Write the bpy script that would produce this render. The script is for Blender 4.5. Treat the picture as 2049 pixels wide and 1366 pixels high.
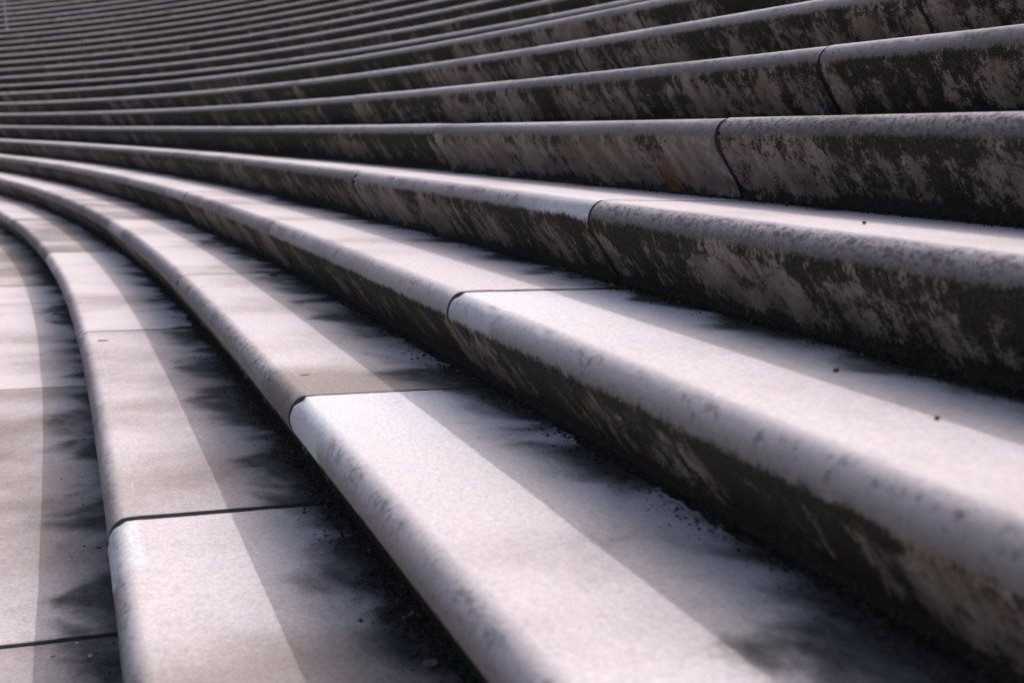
import bpy, bmesh, math, random
import numpy as np
from mathutils import Vector, Matrix, noise

random.seed(7)
for o in list(bpy.data.objects):
    bpy.data.objects.remove(o, do_unlink=True)
SC = bpy.context.scene
COL = SC.collection

# ------------------------------------------------------------------ scale and plan
U = 0.75                      # metres from one rounded edge to the next
H = 0.55046 * U               # riser height
ZB = 8 * H                    # height of the eye-level tread above the arena floor
YAW, PITCH, ROLL = 1.214969, -0.162815, 0.02572
CAM = Vector((-4.2636 * U, 0.0, -0.21198 * U + ZB))

# ------------------------------------------------------------------ camera
F = Vector((math.cos(YAW) * math.cos(PITCH), math.sin(YAW) * math.cos(PITCH), math.sin(PITCH)))
R0 = Vector((math.sin(YAW), -math.cos(YAW), 0))
U0 = R0.cross(F)
RV = math.cos(ROLL) * R0 + math.sin(ROLL) * U0
UV_ = -math.sin(ROLL) * R0 + math.cos(ROLL) * U0
cam_d = bpy.data.cameras.new('camera')
cam = bpy.data.objects.new('camera', cam_d)
COL.objects.link(cam)
cam.matrix_world = Matrix(((RV.x, UV_.x, -F.x, CAM.x), (RV.y, UV_.y, -F.y, CAM.y), (RV.z, UV_.z, -F.z, CAM.z), (0, 0, 0, 1)))
cam_d.sensor_width = 36
cam_d.lens = 2403.9 / 2049 * 36
cam_d.clip_start = 0.05
cam_d.clip_end = 3000
cam_d.dof.use_dof = True
cam_d.dof.focus_distance = 5.9
cam_d.dof.aperture_fstop = 2.0
SC.camera = cam

# ------------------------------------------------------------------ sky and sun
SUN_EL = math.radians(43.2)
SUN_AZ = math.radians(-42)    # measured from +X, the side the steps climb towards
sd = Vector((math.cos(SUN_AZ) * math.cos(SUN_EL), math.sin(SUN_AZ) * math.cos(SUN_EL), math.sin(SUN_EL)))
world = bpy.data.worlds.new('World')
SC.world = world
world.use_nodes = True
wn = world.node_tree.nodes
sky = wn.new('ShaderNodeTexSky')
sky.sky_type = 'NISHITA'
sky.sun_disc = False
sky.sun_elevation = SUN_EL
sky.sun_rotation = math.atan2(sd.x, sd.y)
sky.dust_density = 9.0
sky.air_density = 1.0
world.node_tree.links.new(sky.outputs[0], wn['Background'].inputs[0])
wn['Background'].inputs[1].default_value = 0.15
sl = bpy.data.lights.new('sun', 'SUN')
sl.energy = 1.7
sl.angle = math.radians(0.5)
sl.color = (1.0, 0.95, 0.94)
sun = bpy.data.objects.new('sun', sl)
COL.objects.link(sun)
sun.rotation_euler = sd.to_track_quat('Z', 'Y').to_euler()
sun.location = (0, 0, 30)
SC.view_settings.view_transform = 'Standard'
SC.view_settings.look = 'None'
SC.view_settings.gamma = 1
SC.view_settings.use_curve_mapping = False
SC.view_settings.exposure = 0.43

# ------------------------------------------------------------------ helpers
def tag(o, label=None, cat=None, group=None, kind=None):
    if label: o['label'] = label
    if cat: o['category'] = cat
    if group: o['group'] = group
    if kind: o['kind'] = kind
    return o

def empty(name, loc=(0, 0, 0)):
    o = bpy.data.objects.new(name, None)
    o.empty_display_size = 0.3
    o.location = loc
    COL.objects.link(o)
    return o

def mesh_obj(name, verts, faces, mat, parent=None, uvs=None, smooth=False, origin=None):
    me = bpy.data.meshes.new(name)
    if origin is not None:
        verts = [(v[0] - origin[0], v[1] - origin[1], v[2] - origin[2]) for v in verts]
    me.from_pydata([tuple(v) for v in verts], [], faces)
    if uvs is not None:
        lay = me.uv_layers.new(name='UVMap')
        idx = np.empty(len(me.loops), dtype=np.int32)
        me.loops.foreach_get('vertex_index', idx)
        lay.data.foreach_set('uv', np.asarray(uvs, dtype=np.float32)[idx].ravel())
    if smooth:
        me.polygons.foreach_set('use_smooth', [True] * len(me.polygons))
    me.materials.append(mat)
    o = bpy.data.objects.new(name, me)
    COL.objects.link(o)
    if origin is not None:
        o.location = origin
    if parent is not None:
        o.parent = parent
    return o

# plan curve of the eye-level row: straight, then a wide arc
DS = 0.1
SS = np.arange(-16, 130, DS)
K0, S1, W = 0.0062744, 9.79963, 2.97382
TH = K0 * W * (np.logaddexp(0, (SS - S1) / W) - math.log1p(math.exp(-S1 / W)))
dx, dy = -np.sin(TH), np.cos(TH)
XC = np.concatenate([[0], np.cumsum((dx[1:] + dx[:-1]) / 2 * DS)])
YC = np.concatenate([[0], np.cumsum((dy[1:] + dy[:-1]) / 2 * DS)])
i0 = int(round(16 / DS))
XC -= XC[i0]; YC -= YC[i0]

def plan(s, D, z=0.0):
    """s along the row, D outwards, both in tread units; z in metres above the eye-level tread."""
    x = np.interp(s, SS, XC); y = np.interp(s, SS, YC); t = np.interp(s, SS, TH)
    return ((x + D * math.cos(t)) * U, (y + D * math.sin(t)) * U, z + ZB)

def rowD(k): return k + (1.112 if k >= 4 else 0.0)
def rowZ(k): return k * H + (0.0512 * U if k >= 4 else 0.0)

# ------------------------------------------------------------------ node helpers
class NB:
    def __init__(s, name):
        s.m = bpy.data.materials.new(name); s.m.use_nodes = True
        s.t = s.m.node_tree; s.n = s.t.nodes; s.b = s.n['Principled BSDF']
    def L(s, a, b): s.t.links.new(a, b)
    def node(s, typ, **kw):
        n = s.n.new(typ)
        for k, v in kw.items(): setattr(n, k, v)
        return n
    def put(s, sock, v):
        if hasattr(v, 'is_output') or isinstance(v, bpy.types.NodeSocket): s.L(v, sock)
        else: sock.default_value = v
    def math(s, op, a, b=0.0, c=0.0, clamp=False):
        n = s.node('ShaderNodeMath', operation=op, use_clamp=clamp)
        s.put(n.inputs[0], a); s.put(n.inputs[1], b); s.put(n.inputs[2], c)
        return n.outputs[0]
    def comb(s, x, y, z=0.0):
        n = s.node('ShaderNodeCombineXYZ')
        s.put(n.inputs[0], x); s.put(n.inputs[1], y); s.put(n.inputs[2], z)
        return n.outputs[0]
    def noise(s, vec, scale, detail=4, rough=0.55, dist=0.0):
        n = s.node('ShaderNodeTexNoise')
        s.L(vec, n.inputs['Vector']); n.inputs['Scale'].default_value = scale
        n.inputs['Detail'].default_value = detail; n.inputs['Roughness'].default_value = rough
        n.inputs['Distortion'].default_value = dist
        return n.outputs[0]
    def ramp(s, v, lo, hi, a=0.0, b=1.0, smooth=True):
        n = s.node('ShaderNodeMapRange', interpolation_type='SMOOTHSTEP' if smooth else 'LINEAR')
        s.put(n.inputs[0], v); s.put(n.inputs[1], lo); s.put(n.inputs[2], hi); s.put(n.inputs[3], a); s.put(n.inputs[4], b)
        return n.outputs[0]
    def mix(s, f, a, b):
        n = s.node('ShaderNodeMix', data_type='RGBA')
        s.put(n.inputs[0], f)
        for i, v in ((6, a), (7, b)):
            if isinstance(v, tuple): n.inputs[i].default_value = (*v, 1)
            else: s.L(v, n.inputs[i])
        return n.outputs[2]
    def attr(s, name):
        return s.node('ShaderNodeAttribute', attribute_type='OBJECT', attribute_name=name).outputs['Fac']

# ------------------------------------------------------------------ stone
def stone_material():
    m = NB('weathered_stone')
    uv = m.node('ShaderNodeUVMap', uv_map='UVMap').outputs[0]
    sp = m.node('ShaderNodeSeparateXYZ'); m.L(uv, sp.inputs[0])
    u, v = sp.outputs[0], sp.outputs[1]
    rnd = m.node('ShaderNodeObjectInfo').outputs['Random']
    rz = m.math('MULTIPLY', rnd, 37.0)
    clean, lichen, bare, skirt = m.attr('clean'), m.attr('lichen'), m.attr('bare'), m.attr('skirt')
    ja, jb = m.attr('joint_a'), m.attr('joint_b')
    def V(k, z=rz): return m.comb(u, m.math('MULTIPLY', v, k), z)
    P = V(1.0)
    def ctr(n): return m.math('SUBTRACT', n, 0.5)
    def mul(a, b): return m.math('MULTIPLY', a, b)
    def add(a, b): return m.math('ADD', a, b)
    # distance to the nearer end of the slab
    dj = m.math('MINIMUM', m.math('SUBTRACT', u, ja), m.math('SUBTRACT', jb, u))
    # broad clouds of pale and buff stone across the tread, shared noises
    n_cloud = m.noise(V(1.1), 0.75, 3, 0.42, 0.4)
    n_band = m.noise(V(0.45), 2.0, 2, 0.4, 0.2)
    n_mid = m.noise(V(1.2), 9, 6, 0.68)
    grain1 = m.noise(V(1.3), 105, 3, 0.75)
    grain2 = m.noise(V(1.2), 40, 5, 0.75)
    n_sp = m.noise(V(0.9), 120, 3, 0.65)
    bsum = add(add(mul(n_cloud, 0.62), mul(n_band, 0.22)), mul(n_mid, 0.16))
    thr = m.math('SUBTRACT', 0.63, mul(clean, 0.27))
    light = m.ramp(bsum, m.math('SUBTRACT', thr, 0.13), m.math('ADD', thr, 0.13))
    tread = m.mix(light, (0.325, 0.286, 0.295), (0.54, 0.502, 0.538))
    tread = m.mix(m.ramp(bsum, m.math('SUBTRACT', thr, 0.17), m.math('SUBTRACT', thr, 0.07), 0.5, 0.0), tread, (0.17, 0.148, 0.142))
    # a cleaned, almost white end on some slabs
    wj = m.math('SUBTRACT', u, ja)
    wend = mul(m.attr('white_b'), m.ramp(add(m.math('SUBTRACT', jb, u), mul(ctr(n_cloud), 1.2)), 1.9, 0.1))
    tread = m.mix(wend, tread, (0.62, 0.61, 0.68))
    bu = m.attr('brown_u')
    bmask = m.ramp(add(u, mul(ctr(n_cloud), 1.3)), add(bu, 0.22), add(bu, -0.28), 0.0, 0.8)
    tread = m.mix(bmask, tread, (0.235, 0.198, 0.188))
    gg = add(mul(grain1, 0.5), mul(grain2, 0.5))
    gm = m.ramp(gg, 0.34, 0.64, 0.76, 1.13)
    # dark rain stain creeping out from the foot of the next riser
    n_t1 = m.noise(V(0.9), 1.7, 3, 0.5, 0.5)
    n_t2 = m.noise(V(0.7), 5.0, 5, 0.6, 0.4)
    n_t3 = m.noise(V(1.2), 34, 6, 0.78)
    edge = add(v, mul(m.attr('tongues'), add(add(mul(ctr(n_t1), 1.15), mul(ctr(n_t2), 0.15)), mul(ctr(n_t3), 0.20))))
    reach = m.attr('stain')
    stain = m.ramp(edge, m.math('SUBTRACT', 0.56, reach), m.math('SUBTRACT', 0.80, reach))
    veil = m.ramp(edge, m.math('SUBTRACT', 0.42, reach), m.math('SUBTRACT', 0.74, reach), 0.0, 0.16)
    tread = m.mix(veil, tread, (0.20, 0.20, 0.215))
    scol = m.mix(m.ramp(add(mul(n_mid, 0.5), mul(n_t3, 0.5)), 0.38, 0.64), (0.028, 0.031, 0.038), (0.115, 0.109, 0.112))
    d_n = m.noise(V(1.0), 16, 6, 0.72)
    dirtline = m.ramp(add(v, add(mul(ctr(d_n), 0.30), mul(ctr(n_t1), 0.25))), 0.69, 0.76)
    scol = m.mix(dirtline, scol, m.mix(m.ramp(grain2, 0.42, 0.62), (0.009, 0.008, 0.008), (0.060, 0.052, 0.046)))
    tread = m.mix(mul(stain, 0.95), tread, scol)
    rsm = m.ramp(m.noise(V(0.35, 3.3), 3.1, 4, 0.6), 0.66, 0.76, 0.0, 0.4)
    tread = m.mix(mul(rsm, m.ramp(v, 0.42, 0.6)), tread, (0.13, 0.055, 0.03))
    # pin-holes and flecks
    vor = m.node('ShaderNodeTexVoronoi'); m.L(V(1.0), vor.inputs['Vector']); vor.inputs['Scale'].default_value = 16
    fleck = m.ramp(vor.outputs['Distance'], 0.06, 0.035, 0.0, 0.6)
    tread = m.mix(fleck, tread, (0.10, 0.085, 0.085))
    vp = m.node('ShaderNodeTexVoronoi'); m.L(V(1.0), vp.inputs['Vector']); vp.inputs['Scale'].default_value = 55
    pore = mul(m.ramp(vp.outputs['Distance'], 0.16, 0.07, 0.0, 0.55), m.ramp(n_mid, 0.46, 0.6))
    tread = m.mix(pore, tread, (0.16, 0.14, 0.14))
    # riser: brown-grey stone under black algae
    blot = m.noise(V(0.95), 7.5, 12, 0.80, 0.1)
    streak = m.noise(V(0.40), 48, 5, 0.70)
    bs = add(add(mul(blot, 0.52), mul(streak, 0.20)), mul(n_sp, 0.28))
    wash = m.noise(V(0.0), 1.5, 3, 0.5)
    drip = m.noise(V(0.06), 15, 4, 0.6)
    bs = add(bs, mul(ctr(drip), 0.16))
    bs = add(bs, mul(ctr(wash), 0.34))
    bs = add(bs, mul(m.ramp(v, -0.27, -0.17), 0.035))
    bs = add(bs, m.ramp(v, -0.41, -0.50, 0.0, 0.10))
    djn = add(dj, add(mul(ctr(n_mid), 0.05), mul(ctr(streak), 0.03)))
    bs = add(bs, m.ramp(djn, 0.028, 0.008, 0.0, 0.10))
    bs = m.math('SUBTRACT', bs, m.ramp(add(dj, mul(ctr(n_cloud), 0.5)), 0.30, 0.06, 0.0, 0.035))
    bs = m.math('SUBTRACT', bs, mul(bare, 0.10))
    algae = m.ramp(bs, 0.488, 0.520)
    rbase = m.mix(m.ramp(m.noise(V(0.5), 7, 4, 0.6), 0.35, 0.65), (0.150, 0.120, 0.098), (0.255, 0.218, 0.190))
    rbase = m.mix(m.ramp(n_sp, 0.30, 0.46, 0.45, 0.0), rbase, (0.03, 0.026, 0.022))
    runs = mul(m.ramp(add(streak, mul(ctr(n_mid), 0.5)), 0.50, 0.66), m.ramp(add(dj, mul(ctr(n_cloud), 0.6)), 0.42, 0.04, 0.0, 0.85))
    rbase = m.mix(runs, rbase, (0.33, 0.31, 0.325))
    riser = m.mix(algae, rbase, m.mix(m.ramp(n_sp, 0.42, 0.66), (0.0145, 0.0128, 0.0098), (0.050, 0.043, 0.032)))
    riser = m.mix(m.attr('far_dark'), riser, (0.030, 0.025, 0.019))  # riser colour darkened on the upper rows and far slabs
    du = m.math('SUBTRACT', u, m.attr('rust_u'))
    dv = m.math('SUBTRACT', v, m.attr('rust_v'))
    rr = add(mul(mul(du, du), m.attr('rust_k')), mul(mul(dv, dv), 55.0))
    rr = add(rr, mul(ctr(streak), 2.2))
    rr = add(rr, mul(ctr(n_mid), 1.2))
    rust = m.ramp(rr, 1.1, -0.3, 0.0, 0.6)
    riser = m.mix(rust, riser, (0.26, 0.085, 0.022))
    # rounded nose: pale on top, soiling plus painted light fall-off towards its lower side
    n_l1 = m.noise(V(0.0), 3.5, 5, 0.6)
    n_l2 = m.noise(V(1.1), 26, 6, 0.72)
    nd = add(mul(ctr(n_l1), 0.55), mul(ctr(n_l2), 0.75))
    soil_shade0 = m.math('SUBTRACT', mul(m.attr('soil'), 1.0), mul(clean, 0.05))
    soil = m.ramp(add(v, mul(nd, 0.075)), add(soil_shade0, 0.030), add(soil_shade0, -0.065))
    soil_shade_c = m.mix(m.ramp(n_l2, 0.36, 0.64), (0.080, 0.070, 0.064), (0.235, 0.208, 0.196))
    soil_shade_c = m.mix(m.ramp(v, -0.05, -0.14, 0.0, 0.55), soil_shade_c, (0.10, 0.086, 0.076))
    nose_c = m.mix(mul(soil, m.attr('soil_shade_amt')), tread, soil_shade_c)
    smz = mul(m.ramp(v, -0.025, -0.07), m.ramp(v, -0.17, -0.11))
    smd = mul(m.ramp(add(n_l2, mul(ctr(n_l1), 0.9)), 0.48, 0.66, 0.0, 0.62), smz)
    nose_c = m.mix(smd, nose_c, m.mix(m.ramp(grain2, 0.40, 0.60), (0.075, 0.072, 0.075), (0.24, 0.225, 0.23)))
    ew = add(mul(m.ramp(add(m.math('SUBTRACT', jb, u), mul(ctr(n_l1), 0.15)), 0.62, 0.54), m.attr('nose_white_b')),
             mul(m.ramp(add(m.math('SUBTRACT', u, ja), mul(ctr(n_l1), 0.5)), 1.1, 0.5), m.attr('nose_white_a')))
    nose_c = m.mix(mul(ew, m.ramp(v, 0.030, 0.020, 0.0, 0.85)), nose_c, (0.58, 0.59, 0.645))
    hl = mul(m.ramp(m.math('ABSOLUTE', m.math('SUBTRACT', v, 0.034)), 0.009, 0.001, 0.0, 0.16), m.ramp(n_l1, 0.45, 0.6))  # faint highlight along the tread edge, painted into the colour
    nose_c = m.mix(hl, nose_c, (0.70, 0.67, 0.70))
    lz = mul(m.ramp(add(v, mul(ctr(n_l1), 0.05)), add(-0.045, mul(lichen, 0.055)), add(-0.10, mul(lichen, 0.06))), m.ramp(clean, 0.97, 0.80, 0.12, 1.0))
    lich = mul(m.ramp(add(add(add(mul(grain1, 0.35), mul(grain2, 0.40)), mul(n_l2, 0.25)), mul(lichen, 0.045)), 0.52, 0.575), mul(lz, add(0.25, mul(lichen, 0.65))))
    nose_c = m.mix(lich, nose_c, (0.060, 0.059, 0.064))
    lim = add(v, add(mul(ctr(n_l2), 0.060), add(mul(ctr(n_l1), 0.05), mul(ctr(streak), 0.03))))
    isr = m.ramp(add(lim, mul(ctr(n_sp), 0.05)), m.math('SUBTRACT', -0.122, skirt), m.math('SUBTRACT', -0.148, skirt))
    col = m.mix(isr, nose_c, riser)
    cg = m.node('ShaderNodeCombineColor')
    for i in range(3): m.L(gm, cg.inputs[i])
    mm = m.node('ShaderNodeMix', data_type='RGBA', blend_type='MULTIPLY')
    mm.inputs[0].default_value = 1.0
    m.L(col, mm.inputs[6]); m.L(cg.outputs[0], mm.inputs[7])
    m.L(mm.outputs[2], m.b.inputs['Base Color'])
    m.b.inputs['Roughness'].default_value = 0.9
    m.b.inputs['Specular IOR Level'].default_value = 0.18
    bh = add(mul(gg, 0.5), mul(mul(n_l2, m.ramp(v, 0.02, -0.05)), add(0.15, mul(lichen, 0.35))))
    bh = add(bh, mul(mul(streak, m.ramp(v, -0.1, -0.2)), 0.6))
    bp = m.node('ShaderNodeBump'); bp.inputs['Strength'].default_value = 0.5; bp.inputs['Distance'].default_value = 0.005
    m.L(bh, bp.inputs['Height']); m.L(bp.outputs[0], m.b.inputs['Normal'])
    return m.m

def simple_material(name, c1, c2, scale=40, rough=0.9, bump=0.5, dist=0.004, lo=0.4, hi=0.6):
    m = NB(name)
    tc = m.node('ShaderNodeTexCoord').outputs['Object']
    n = m.noise(tc, scale, 6, 0.7)
    m.L(m.mix(m.ramp(n, lo, hi), c1, c2), m.b.inputs['Base Color'])
    m.b.inputs['Roughness'].default_value = rough
    m.b.inputs['Specular IOR Level'].default_value = 0.2
    bp = m.node('ShaderNodeBump'); bp.inputs['Strength'].default_value = bump; bp.inputs['Distance'].default_value = dist
    m.L(n, bp.inputs['Height']); m.L(bp.outputs[0], m.b.inputs['Normal'])
    return m.m

M_STONE = stone_material()
M_FILL = simple_material('joint_sealant', (0.006, 0.007, 0.012), (0.05, 0.05, 0.06), 160, 0.7, 0.8, 0.004, 0.5, 0.68)
M_DIRT = simple_material('black_dirt', (0.011, 0.010, 0.009), (0.085, 0.073, 0.062), 70, 1.0, 1.0, 0.01, 0.45, 0.68)
M_CRUMB = simple_material('dirt_crumbs', (0.016, 0.014, 0.012), (0.22, 0.185, 0.16), 30, 1.0, 0.3, 0.002, 0.5, 0.72)
M_MOSS = simple_material('dry_moss', (0.012, 0.012, 0.005), (0.075, 0.060, 0.022), 90, 1.0, 0.8, 0.006, 0.4, 0.66)
M_GRASS = simple_material('weed_green', (0.03, 0.06, 0.03), (0.07, 0.11, 0.05), 30, 0.8, 0.1)
M_STEEL = simple_material('galvanised_steel', (0.060, 0.080, 0.105), (0.09, 0.115, 0.14), 12, 0.55, 0.1)
M_LEAFB = simple_material('brown_leaf', (0.20, 0.09, 0.045), (0.34, 0.17, 0.10), 60, 0.7, 0.3)
M_LEAFR = simple_material('red_leaf', (0.20, 0.03, 0.02), (0.32, 0.07, 0.03), 60, 0.7, 0.3)
M_LEAFP = simple_material('pale_leaf', (0.13, 0.12, 0.11), (0.22, 0.19, 0.17), 60, 0.8, 0.3)
M_DARKP = simple_material('dark_pebble', (0.02, 0.025, 0.02), (0.06, 0.07, 0.05), 40, 0.8, 0.3)
M_BERRY = simple_material('dried_berry', (0.035, 0.015, 0.022), (0.06, 0.025, 0.035), 60, 0.6, 0.2)
M_PALEP = simple_material('pale_grit', (0.25, 0.22, 0.2), (0.4, 0.36, 0.33), 60, 0.8, 0.2)
M_GROUND = simple_material('arena_paving', (0.20, 0.19, 0.19), (0.34, 0.32, 0.32), 0.8, 0.95, 0.2)
M_EARTH = simple_material('grassed_bank', (0.035, 0.05, 0.02), (0.07, 0.08, 0.04), 1.5, 1.0, 0.4, 0.05)

# ------------------------------------------------------------------ joints of the rows, along the row
NEAR = {
    -5: [6.2, 12.85, 19.5, 21.8, 26.25], -4: [6.4, 12.9, 19.8, 21.85, 26.2], -3: [6.68, 13.07, 19.93, 21.75, 26.3],
    -2: [6.9, 13.3, 20.2, 22.15, 26.9], -1: [7.1, 13.52, 20.4, 22.4, 27.2], 0: [7.28, 13.72, 20.63, 22.7, 27.4],
    1: [7.6, 13.93, 20.85, 22.9, 27.6], 2: [7.8, 14.12, 21.1, 23.1, 27.9],
}
rj = random.Random(3)
def joints(k):
    base = list(NEAR.get(k, [7.34 + 0.224 * k, 13.75 + 0.224 * k, 20.6 + 0.2 * k, 22.7 + 0.2 * k, 27.4 + 0.22 * k]))
    j = [base[0] - 6.45, base[0] - 12.9] + base
    s = base[-1]
    while s < 112:
        s += rj.choice([6.5, 6.7, 6.9, 4.4, 6.6]) + rj.uniform(-0.15, 0.15)
        j.append(s)
    j.append(-15.0)
    return sorted(j)

# cross-section of a slab: (D outwards, z) in tread units, starting at the back of the tread
def profile(back):
    pts = []
    for t in np.linspace(back, 0.06, 12 if back < 1.5 else 20): pts.append((t, 0.0, t))
    pts.append((0.02, -0.0006, 0.02))
    # nose arc
    r, rz = 0.112, 0.128
    cx, cz = 0.0, -rz
    v = 0.0; last = (0.02, -0.0006)
    angs = np.linspace(90, 218, 15)
    for a in angs:
        p = (cx + r * math.cos(math.radians(a)), cz + rz * math.sin(math.radians(a)))
        if a == 90: p = (0.0, -0.0015)
        v -= math.hypot(p[0] - last[0], p[1] - last[1]); last = p
        pts.append((p[0], p[1], v + 0.02))
    # undercut riser, leaning outwards as it goes down
    d0, z0 = last
    foot = (0.125, -0.505)
    for t in (0.2, 0.4, 0.6, 0.8, 1.0):
        p = (d0 + (foot[0] - d0) * t, z0 + (foot[1] - z0) * t)
        v -= math.hypot(p[0] - last[0], p[1] - last[1]); last = p
        pts.append((p[0], p[1], v + 0.02))
    for p in ((0.118, -0.512), (0.122, -0.575)):
        v -= math.hypot(p[0] - last[0], p[1] - last[1]); last = p
        pts.append((p[0], p[1], v + 0.02))
    return pts

def slab(k, sa, sb, parent, props, first=False):
    back = 1.16 if k != 3 else 2.27
    pr = profile(back)
    D0, Z0 = rowD(k), rowZ(k)
    jz = random.uniform(-0.0040, 0.0040) * (1 if k < 4 else 1.5)
    jd = random.uniform(-0.004, 0.004)
    step = 0.045 if sb < 8 and k < 2 else (0.09 if sb < 16 and k < 3 else (0.3 if sb < 30 else 0.9))
    n = max(2, int((sb - sa) / step))
    verts, uvs, faces = [], [], []
    m = len(pr)
    sm = (sa + sb) / 2
    org = plan(sm, D0, Z0)
    for i in range(n + 1):
        s = sa + (sb - sa) * i / n
        endr = min(i, n - i)
        for (d, z, v) in pr:
            wob = noise.noise(Vector((s * 1.3, d * 2 + k * 7.1, z * 3))) * 0.0035
            wz = noise.noise(Vector((s * 0.9 + 40, k * 3.3, 0))) * 0.0016
            dd = d + jd + (wob if z < -0.003 else 0.0)
            if -0.26 < z < -0.0001 and step < 0.1:           # chips and worn dips along the rounded edge
                q = noise.noise(Vector((s * 7.5 + k * 9, z * 26, 1.7))) + (0.22 * max(0.0, 1 - endr * step / 0.12))
                chip = max(0.0, q - 0.42) * 0.055
                chip += 0.0022 * noise.noise(Vector((s * 22, z * 40, k)))
                dd += chip
            zz = z + jz + wz * (1 if d < 1.0 else 0.5)
            se = s
            if endr == 0: se += (1 if i == 0 else -1) * 0.006 * (0.4 + noise.noise(Vector((d * 9, z * 20, s))))
            verts.append(plan(se, D0 + dd, Z0 + zz * U))
            uvs.append((s * U, v * U))
    for i in range(n):
        for j in range(m - 1):
            a = i * m + j
            faces.append((a, a + 1, a + m + 1, a + m))
    # underside and ends close the block
    b0 = len(verts)
    for i in (0, n):                     # end caps with vertices of their own, so the edges stay crisp
        s = sa + (sb - sa) * i / n
        c0 = len(verts)
        for j in range(m):
            verts.append(verts[i * m + j]); uvs.append(uvs[i * m + j])
        verts.append(plan(s, D0 + back, Z0 - 0.17 * U)); uvs.append((s * U, 0.8))
        e = list(range(c0, c0 + m + 1))
        faces.append(tuple(reversed(e)) if i == 0 else tuple(e))
    o = mesh_obj('stone_slab', verts, faces, M_STONE, parent, uvs, False, org)
    me = o.data
    fl = [True] * (len(faces) - 2) + [False, False]
    me.polygons.foreach_set('use_smooth', fl)
    for kk, vv in props.items(): o[kk] = float(vv)
    return o

def filler(k, s, gap, parent, org):
    pr = [p for p in profile(1.14)]
    ins = 0.0030
    out = []
    for idx, (d, z, v) in enumerate(pr):          # inset the section a little
        a = pr[max(idx - 1, 0)]; b = pr[min(idx + 1, len(pr) - 1)]
        tx, tz = b[0] - a[0], b[1] - a[1]; L = math.hypot(tx, tz) or 1
        nx, nz = -tz / L, tx / L
        out.append((d + nx * ins, z + nz * ins))
    m = len(out); verts = []; faces = []
    for sx in (s - gap * 0.62, s - gap * 0.2, s + gap * 0.2, s + gap * 0.62):
        for j, (d, z) in enumerate(out):
            q = noise.noise(Vector((sx * 60, j * 1.7, k))) * 0.0022
            verts.append(plan(sx, rowD(k) + d, rowZ(k) + (z + q) * U))
    for i in range(3):
        for j in range(m - 1):
            a = i * m + j
            faces.append((a, a + 1, a + m + 1, a + m))
    return mesh_obj('joint_sealant', verts, faces, M_FILL, parent, None, False, org)

# (row, slab counted from the near end): slab 1 ends at the thick first joint, slab 2 follows it
PROPS = {
    (-5, 2): dict(clean=0.0, stain=0.12), (-5, 3): dict(clean=0.36, stain=0.02),
    (-5, 4): dict(clean=0.74, stain=0.0), (-5, 5): dict(clean=1.2, stain=-0.05), (-5, 6): dict(clean=0.15), (-5, 7): dict(clean=0.2),
    (-4, 2): dict(clean=0.70, stain=0.04, soil_shade_amt=0.9, brown_u=4.75 * U, nose_white_b=1.0), (-4, 3): dict(clean=0.55, stain=0.06), (-4, 4): dict(clean=0.68),
    (-4, 5): dict(clean=1.2, stain=-0.10), (-4, 6): dict(clean=0.2), (-4, 7): dict(clean=0.2),
    (-3, 2): dict(clean=0.96, stain=0.05, tongues=1.15, nose_white_b=0.8, white_b=0.9, soil_shade_amt=0.75), (-3, 3): dict(clean=0.70, stain=0.06, brown_u=7.7 * U), (-3, 4): dict(clean=0.60, stain=0.0),
    (-3, 5): dict(clean=1.2, stain=-0.08), (-3, 6): dict(clean=0.35), (-3, 7): dict(clean=0.4),
    (-2, 2): dict(clean=0.92, stain=-0.03, nose_white_b=0.5, white_b=0.8, soil_shade_amt=0.8), (-2, 3): dict(clean=0.85, stain=-0.06, soil_shade_amt=0.5), (-2, 4): dict(clean=0.75, stain=-0.02), (-2, 5): dict(clean=1.0),
    (-1, 2): dict(clean=0.8, lichen=0.8, stain=-0.16, bare=-0.2), (-1, 3): dict(clean=0.85, nose_white_a=1.0, lichen=0.35, stain=-0.12, bare=0.2, soil=-0.04, soil_shade_amt=0.7),
    (-1, 4): dict(clean=0.75, lichen=0.5, stain=-0.10), (-1, 6): dict(rust_u=28.6 * U, rust_v=-0.3, rust_k=30.0),
    (0, 2): dict(clean=0.7, lichen=0.9, bare=-0.1), (0, 3): dict(clean=0.7, lichen=0.4, bare=0.45, rust_u=8.25 * U, rust_v=-0.43, rust_k=45.0),
    (1, 2): dict(clean=0.8, lichen=0.5, bare=-0.1), (1, 3): dict(clean=0.7, lichen=0.6, bare=0.0),
}
LABELS = {
    -7: 'lowest curved stone step down by the arena floor, below the picture',
    -6: 'second lowest curved stone step, just below the picture',
    -5: 'flat stone step filling the lower left corner, left of every rounded edge',
    -4: 'leftmost rounded stone step with a thick black joint near the bottom edge',
    -3: 'broad pale stone step running out through the middle of the bottom edge',
    -2: 'bright white stone step with a black C-shaped joint mark in mid picture',
    -1: 'stone step whose rounded edge turns from white to dark lichen at its joint',
    0: 'stone step with an orange rust patch low on its dark riser',
    1: 'first stone step above the rust-patched one, with a green tuft behind its foot',
    2: 'second stone step above the rust-patched one, mottled black riser at top right',
    3: 'third stone step above the rust-patched one, just below the narrow band of the walkway',
    4: 'first dark stone row above the walkway',
}
ORD = ['zeroth', 'first', 'second', 'third', 'fourth', 'fifth', 'sixth', 'seventh', 'eighth', 'ninth', 'tenth', 'eleventh',
       'twelfth', 'thirteenth', 'fourteenth', 'fifteenth', 'sixteenth', 'seventeenth', 'eighteenth', 'nineteenth', 'twentieth']
TOP = 22
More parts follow.
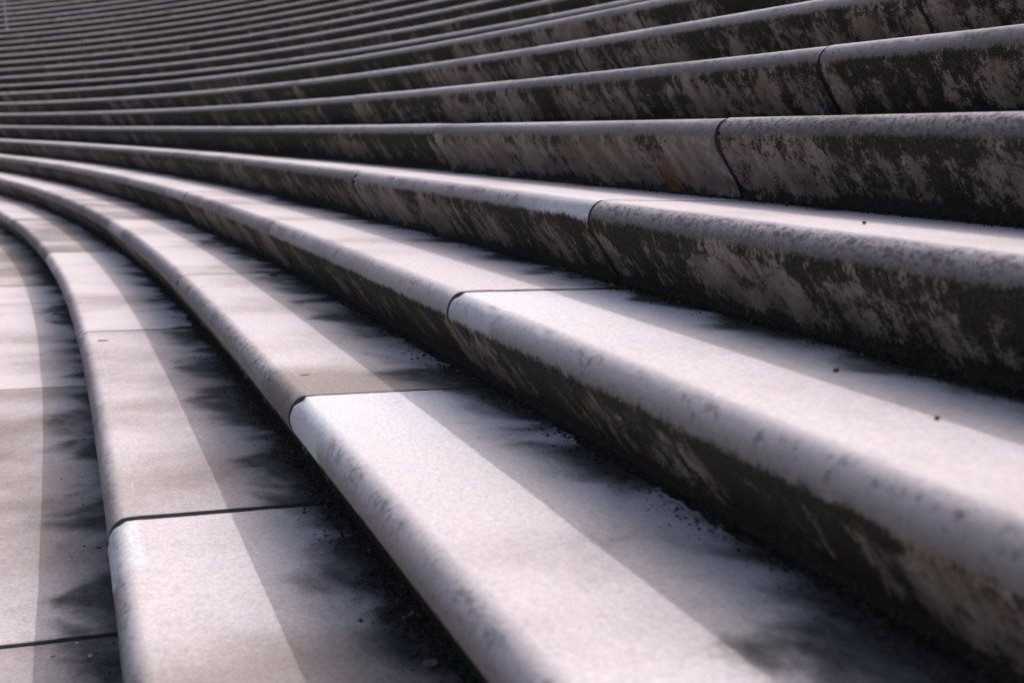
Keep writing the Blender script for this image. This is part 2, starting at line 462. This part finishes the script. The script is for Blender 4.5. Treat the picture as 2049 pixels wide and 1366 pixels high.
for k in range(-7, TOP + 1):
    t = empty('stone_step', plan(10, rowD(k), rowZ(k)))
    lab = LABELS.get(k) or ('%s dark curved stone row above the walkway%s' % (ORD[k - 3], ', the one the grey post stands on' if k == 12 else ''))
    tag(t, lab, 'step', 'curved stone steps of the amphitheatre')
    bpy.context.view_layer.update()
    js = joints(k)
    org0 = Vector(t.location)
    for i in range(len(js) - 1):
        def gap(n):
            if n == 3: return {-5: 0.060, -4: 0.060, -3: 0.052, -2: 0.044, -1: 0.028, 0: 0.034, 1: 0.026}.get(k, 0.018)
            return 0.05 if (k < 0 and n > (4 if k > -5 else 3)) else (0.028 if k < 0 else 0.014)
        g0, g1 = gap(i), gap(i + 1)
        rr = random.Random(k * 100 + i)
        up = k >= -1
        pr = dict(clean=rr.uniform(0.3, 0.75), lichen=rr.uniform(0.2, 0.8), bare=rr.uniform(-0.4, 0.3) if k < 4 else rr.uniform(-1.5, -0.5),
                  stain=rr.uniform(-0.06, 0.05), rust_u=-999.0, rust_v=0.0, rust_k=90.0, tongues=1.0, far_dark=(0.5 if k >= 4 else (0.25 if js[i] > 15 else 0.0)), white_b=0.0, brown_u=-999.0, nose_white_a=0.0, nose_white_b=0.0,
                  skirt=(0.0 if up else (0.025 if k == -2 else 0.06)), soil=(-0.032 if up else -0.045), soil_shade_amt=(0.88 if up else 0.65))
        if js[i] > 18: pr['tongues'] = 0.45
        if js[i] > 26: pr.update(clean=rr.uniform(0.62, 0.9), stain=rr.uniform(-0.12, -0.04))
        if k >= 0: pr['clean'] = rr.uniform(0.8, 0.95); pr['lichen'] = rr.uniform(0.0, 0.35)
        if k >= 0 and js[i] > 15: pr['bare'] = rr.uniform(-0.9, -0.1)
        pr.update(PROPS.get((k, i), {}))
        pr.update(joint_a=js[i] * U, joint_b=js[i + 1] * U)
        o = slab(k, js[i] + g0 / 2, js[i + 1] - g1 / 2, None, pr)
        o.parent = t; o.location = Vector(o.location) - org0
        if i > 0:
            f = filler(k, js[i], g0, None, plan(js[i], rowD(k), rowZ(k)))
            f.parent = t; f.location = Vector(f.location) - org0

# ------------------------------------------------------------------ dirt gathered at the foot of the risers
def dirt_strip(k, s0, s1, label, width=0.06):
    rd = random.Random(k + 50)
    step = 0.016
    n = int((s1 - s0) / step); m = 9
    verts, faces = [], []
    Df = rowD(k) + 1.13; Z = rowZ(k)
    for i in range(n + 1):
        s = s0 + (s1 - s0) * i / n
        w = width * (0.55 + 0.9 * max(0, noise.noise(Vector((s * 1.1, k, 0))) + 0.25) + 0.5 * noise.noise(Vector((s * 6, k, 3))))
        w = max(w, 0.018)
        for j in range(m):
            t = j / (m - 1)
            D = Df + 0.012 - t * (w + 0.012) - 0.012 * noise.noise(Vector((s * 14, t * 3, k)))
            hgt = 0.036 * (1 - t) ** 1.3 * (0.75 + 0.6 * noise.noise(Vector((s * 9, t * 2, k))))
            hgt += 0.012 * noise.noise(Vector((s * 28, D * 28, k))) * (1 - t * 0.6) + 0.006 * noise.noise(Vector((s * 75, D * 75, k)))
            if t == 1: hgt = -0.01
            verts.append(plan(s, D, Z + hgt * U))
    for i in range(n):
        for j in range(m - 1):
            a = i * m + j
            faces.append((a, a + m, a + m + 1, a + 1))
    o = mesh_obj('dirt', verts, faces, M_DIRT, None, None, False, plan((s0 + s1) / 2, Df, Z))
    return tag(o, label, 'dirt', 'dirt along the feet of the risers', 'stuff')

def crumb_mesh(verts, faces, c, r, rd):
    b = len(verts)
    base = [(1, 0, 0), (-0.5, 0.87, 0), (-0.5, -0.87, 0), (0, 0, 0.8), (0.3, 0.5, 0.5), (0, 0, -0.5)]
    a = rd.uniform(0, 6.28); ca, sa = math.cos(a), math.sin(a)
    for (x, y, z) in base:
        x *= rd.uniform(0.7, 1.3); y *= rd.uniform(0.5, 1.2); z *= rd.uniform(0.5, 1.0)
        verts.append((c[0] + r * (x * ca - y * sa), c[1] + r * (x * sa + y * ca), c[2] + r * z))
    for f in ((0, 4, 3), (0, 1, 4), (1, 3, 4), (1, 2, 3), (2, 0, 3), (0, 2, 5), (2, 1, 5), (1, 0, 5)):
        faces.append(tuple(b + i for i in f))

def crumbs(k, s0, s1, count, label, spread=0.16, mat=None, rmin=0.002, rmax=0.0085, cat='crumbs', name='crumbs', grp='crumbs scattered near the risers'):
    rd = random.Random(k * 3 + 11 + count)
    verts, faces = [], []
    for i in range(count):
        s = s0 + (s1 - s0) * rd.random() ** 1.5
        if noise.noise(Vector((s * 2.1, k, 9))) < rd.uniform(-0.5, 0.3): continue
        D = rowD(k) + 1.125 - abs(rd.gauss(0, spread))
        if D < rowD(k) + 0.05: continue
        r = rd.uniform(rmin, rmax) * (0.6 + 0.9 * rd.random() ** 3)
        crumb_mesh(verts, faces, plan(s, D, rowZ(k) + r * 0.35), r, rd)
    o = mesh_obj(name, verts, faces, mat or M_CRUMB, None, None, False, plan((s0 + s1) / 2, rowD(k) + 1, rowZ(k)))
    return tag(o, label, cat, grp, 'stuff')

DL = {-5: 'black dirt at the back of the flat step in the lower left corner', -4: 'thick black dirt behind the tread of the leftmost rounded step',
      -3: 'black crumbly dirt along the back of the broad pale step', -2: 'black mossy dirt along the back of the bright white step',
      -1: 'black dirt along the back of the tread above the white step, under the rust patch'}
for k, w in ((-5, 0.03), (-4, 0.115), (-3, 0.095), (-2, 0.065), (-1, 0.045)):
    dirt_strip(k, 1.0, 34.0, DL[k], w)
    crumbs(k, 1.5, 18.0, {-5: 1400, -4: 9000, -3: 8000, -2: 4500, -1: 2500}[k], DL[k].replace('black dirt', 'loose crumbs').replace('thick black dirt', 'loose crumbs').replace('black crumbly dirt', 'loose crumbs').replace('black mossy dirt', 'loose crumbs'), 0.095 if k > -5 else 0.2)
for k in (-4, -3, -2, -1):
    crumbs(k, 1.5, 20.0, 420, {-4: 'brown leaf scraps in the dirt behind the leftmost rounded step', -3: 'brown leaf scraps in the dirt behind the broad pale step',
           -2: 'brown leaf scraps along the mossy corner behind the bright white step', -1: 'brown leaf scraps in the corner under the rust patch'}[k],
           0.05, M_LEAFB, 0.003, 0.009, 'leaf litter', 'leaf_litter', 'leaf scraps along the feet of the risers')
crumbs(-2, 3.0, 7.4, 3800, 'brown-green dry moss at the foot of the lichen-edged riser', 0.028, M_MOSS, 0.003, 0.009, 'moss', 'moss', None)

# ------------------------------------------------------------------ small single things lying on the stone
def pebble(name, k, s, d, r, flat, mat, label, cat, stretch=1.0, z=0.0, rot=0.0):
    bm = bmesh.new()
    bmesh.ops.create_icosphere(bm, subdivisions=2, radius=1)
    for v in bm.verts:
        q = 1 + 0.25 * noise.noise(v.co * 1.7 + Vector((s * 10, k, 0)))
        v.co = Vector((v.co.x * r * stretch * q, v.co.y * r * q, v.co.z * r * flat * q))
    me = bpy.data.meshes.new(name); bm.to_mesh(me); bm.free()
    me.materials.append(mat)
    o = bpy.data.objects.new(name, me); COL.objects.link(o)
    p = plan(s, rowD(k) + d, rowZ(k) + z)
    o.location = (p[0], p[1], p[2] + r * flat * 0.6)
    o.rotation_euler = (0, 0, rot)
    return tag(o, label, cat)

def leaf(k, s, d, size, mat, label, rot=0.3, curl=0.35):
    verts, faces = [], []
    n = 8
    for side in (0, 1):
        for i in range(n + 1):
            t = i / n; w = math.sin(math.pi * min(1, t * 1.05)) ** 0.8 * 0.36 * (1 - 0.25 * t)
            for y in (-w, -w * 0.5, 0, w * 0.5, w):
                z = curl * (y * y * 1.6 + (t - 0.5) ** 2 * 0.5) + 0.02 * math.sin(t * 9 + y * 7) + (0.014 if side else 0)
                verts.append((size * (t - 0.5), size * y, size * z))
    m = 5; o_ = (n + 1) * m
    for i in range(n):
        for j in range(m - 1):
            a = i * m + j
            faces.append((a, a + 1, a + m + 1, a + m)); b = a + o_
            faces.append((b, b + m, b + m + 1, b + 1))
    rim = [i * m for i in range(n + 1)] + [n * m + j for j in range(1, m)] + [i * m + m - 1 for i in range(n - 1, -1, -1)] + [j for j in range(m - 2, 0, -1)]
    for a, b in zip(rim, rim[1:] + rim[:1]): faces.append((a, b, b + o_, a + o_))
    o = mesh_obj('leaf', verts, faces, mat, None, None, True)
    p = plan(s, rowD(k) + d, rowZ(k)); o.location = (p[0], p[1], p[2] + 0.004); o.rotation_euler = (0.05, 0.1, rot)
    return tag(o, label, 'leaf')

leaf(-3, 6.9, 1.07, 0.034, M_LEAFB, 'small brown leaf on the dirt behind the broad pale step', 1.2)
leaf(-3, 9.4, 1.03, 0.030, M_LEAFP, 'pale chip-like leaf standing in the dirt against the mossy riser', 0.4, 0.9)
leaf(-1, 22.9, 0.85, 0.10, M_LEAFR, 'dark red leaf lying far along the step below the rust-patched riser', 1.5)
leaf(-4, 4.2, 1.0, 0.075, M_LEAFP, 'dull pale curled leaf in the dirt near the bottom edge', 0.9)
leaf(-5, 6.0, 0.61, 0.022, M_LEAFB, 'tiny orange leaf scrap on the brown slab in the lower left corner', 1.0)
leaf(-5, 7.6, 0.87, 0.030, M_DARKP, 'dark curled twig-like scrap beside the leftmost rounded edge', 0.2)
pebble('stone_chip', -4, 12.3, 0.10, 0.024, 0.12, M_DARKP, 'flat dark oval chip near the leftmost rounded edge, just below a joint', 'chip', 1.8, -0.004, 0.1)
pebble('stone_chip', -3, 12.8, 0.85, 0.024, 0.4, M_DARKP, 'dark oval pebble in the shade beside a joint, behind the broad pale step', 'pebble', 1.3, 0.0, 0.3)
pebble('stone_chip', -3, 7.3, 0.10, 0.012, 0.1, M_DARKP, 'thin dark scrap near the edge just above the thick joint of the pale step', 'chip', 2.2, -0.002, 0.1)
pebble('berry', -2, 3.25, 0.50, 0.007, 0.8, M_BERRY, 'purple-black berry on the sunlit white tread at the right edge', 'berry')
pebble('berry', -4, 4.7, 0.84, 0.007, 0.8, M_BERRY, 'single dark berry on the shaded tread low in the picture', 'berry')
pebble('berry', -1, 4.9, 0.37, 0.008, 0.8, M_BERRY, 'single dark berry on the narrow sunlit tread at the far right', 'berry')
pebble('pebble', -1, 7.9, 1.09, 0.018, 0.8, M_DARKP, 'dark pebble against the foot of the rust-patched riser', 'pebble')
pebble('pebble', -5, 18.2, 0.86, 0.03, 0.25, M_DARKP, 'flat dark scrap in the stained strip far along the lower left step', 'pebble', 2.0)
pebble('pebble', -5, 5.95, 0.78, 0.009, 0.8, M_PALEP, 'larger pale grain of grit just below the joint in the lower left corner', 'grit')
pebble('pebble', -5, 6.13, 0.72, 0.007, 0.8, M_PALEP, 'smaller pale grain of grit at the joint in the lower left corner', 'grit')
pebble('pebble', -2, 4.1, 0.69, 0.007, 0.8, M_BERRY, 'dark seed with a stalk in the shade on the bright white step', 'seed', 1.6)

# ------------------------------------------------------------------ weeds
def tuft(k, s, d, h, n, width, label):
    rd = random.Random(int(s * 10))
    verts, faces = [], []
    base = plan(s, rowD(k) + d, rowZ(k))
    for i in range(n):
        bx, by = rd.gauss(0, width * 0.4) , rd.gauss(0, 0.02)
        p0 = Vector((base[0] - 0.0 + by, base[1] + bx, base[2] - 0.003))
        a = rd.uniform(0, 6.28); lean = rd.uniform(0.1, 0.9); hh = h * rd.uniform(0.4, 1.0); w = rd.uniform(0.002, 0.004)
        di = Vector((math.cos(a), math.sin(a), 0)); sd_ = Vector((-di.y, di.x, 0)) * w
        b = len(verts)
        for t in (0, 0.35, 0.7, 1.0):
            c = p0 + di * (lean * hh * t * t) + Vector((0, 0, hh * (t - 0.25 * lean * t * t)))
            ww = 1 - t * 0.9
            verts += [c - sd_ * ww, c + sd_ * ww, c + di * w * ww * 0.7 + Vector((0, 0, 0.0006))]
        for q in range(3):
            for e in range(3):
                a0 = b + q * 3 + e; a1 = b + q * 3 + (e + 1) % 3
                faces.append((a0, a1, a1 + 3, a0 + 3))
    o = mesh_obj('weed_tuft', verts, faces, M_GRASS, None, None, False, base)
    return tag(o, label, 'weed')

tuft(0, 20.6, 1.02, 0.13, 150, 0.55, 'pale green tuft of weeds behind the step with the rust patch')
tuft(-3, 22.0, 1.0, 0.09, 60, 0.2, 'small green weed at the foot of the riser near a pale short slab')

# ------------------------------------------------------------------ railing post far up on the left
def post():
    p = plan(89.2, rowD(12) + 0.12, rowZ(12))
    t = empty('railing_post', p)
    tag(t, 'blue-grey metal post leaning slightly among the rows at the top left corner', 'post')
    def tube(name, r, z0, z1, lean=0.0, seg=16, cap=True):
        verts, faces = [], []
        for z in (z0, z1):
            for i in range(seg):
                a = i * 2 * math.pi / seg
                verts.append((r * math.cos(a) + RV.x * lean * z, r * math.sin(a) + RV.y * lean * z, z))
        for i in range(seg):
            j = (i + 1) % seg
            faces.append((i, j, j + seg, i + seg))
        faces.append(tuple(range(seg - 1, -1, -1))); faces.append(tuple(range(seg, 2 * seg)))
        return mesh_obj(name, verts, faces, M_STEEL, t)
    tube('post', 0.05, 0.0, 1.9, -0.09)
    tube('base_plate', 0.11, 0.0, 0.015)
    tube('collar', 0.062, 0.015, 0.05)
post()

# ------------------------------------------------------------------ ground and bank round the rows
def big_sheet(name, pts, mat):
    o = mesh_obj(name, pts, [tuple(range(len(pts)))], mat)
    return tag(o, kind='structure')
big_sheet('ground', [(-900, -900, -0.02), (900, -900, -0.02), (900, 900, -0.02), (-900, 900, -0.02)], M_GROUND)
vs, fs = [], []
for i, s in enumerate(np.arange(-15, 124, 3.0)):
    for (d, z) in ((rowD(TOP) + 1.1, rowZ(TOP) - 0.02), (rowD(TOP) + 5, rowZ(TOP) - 0.05), (rowD(TOP) + 26, -ZB - 0.01)):
        vs.append(plan(s, d, z))
    if i:
        for j in range(2):
            a = (i - 1) * 3 + j; fs.append((a, a + 1, a + 4, a + 3))
tag(mesh_obj('bank', vs, fs, M_EARTH), kind='structure')
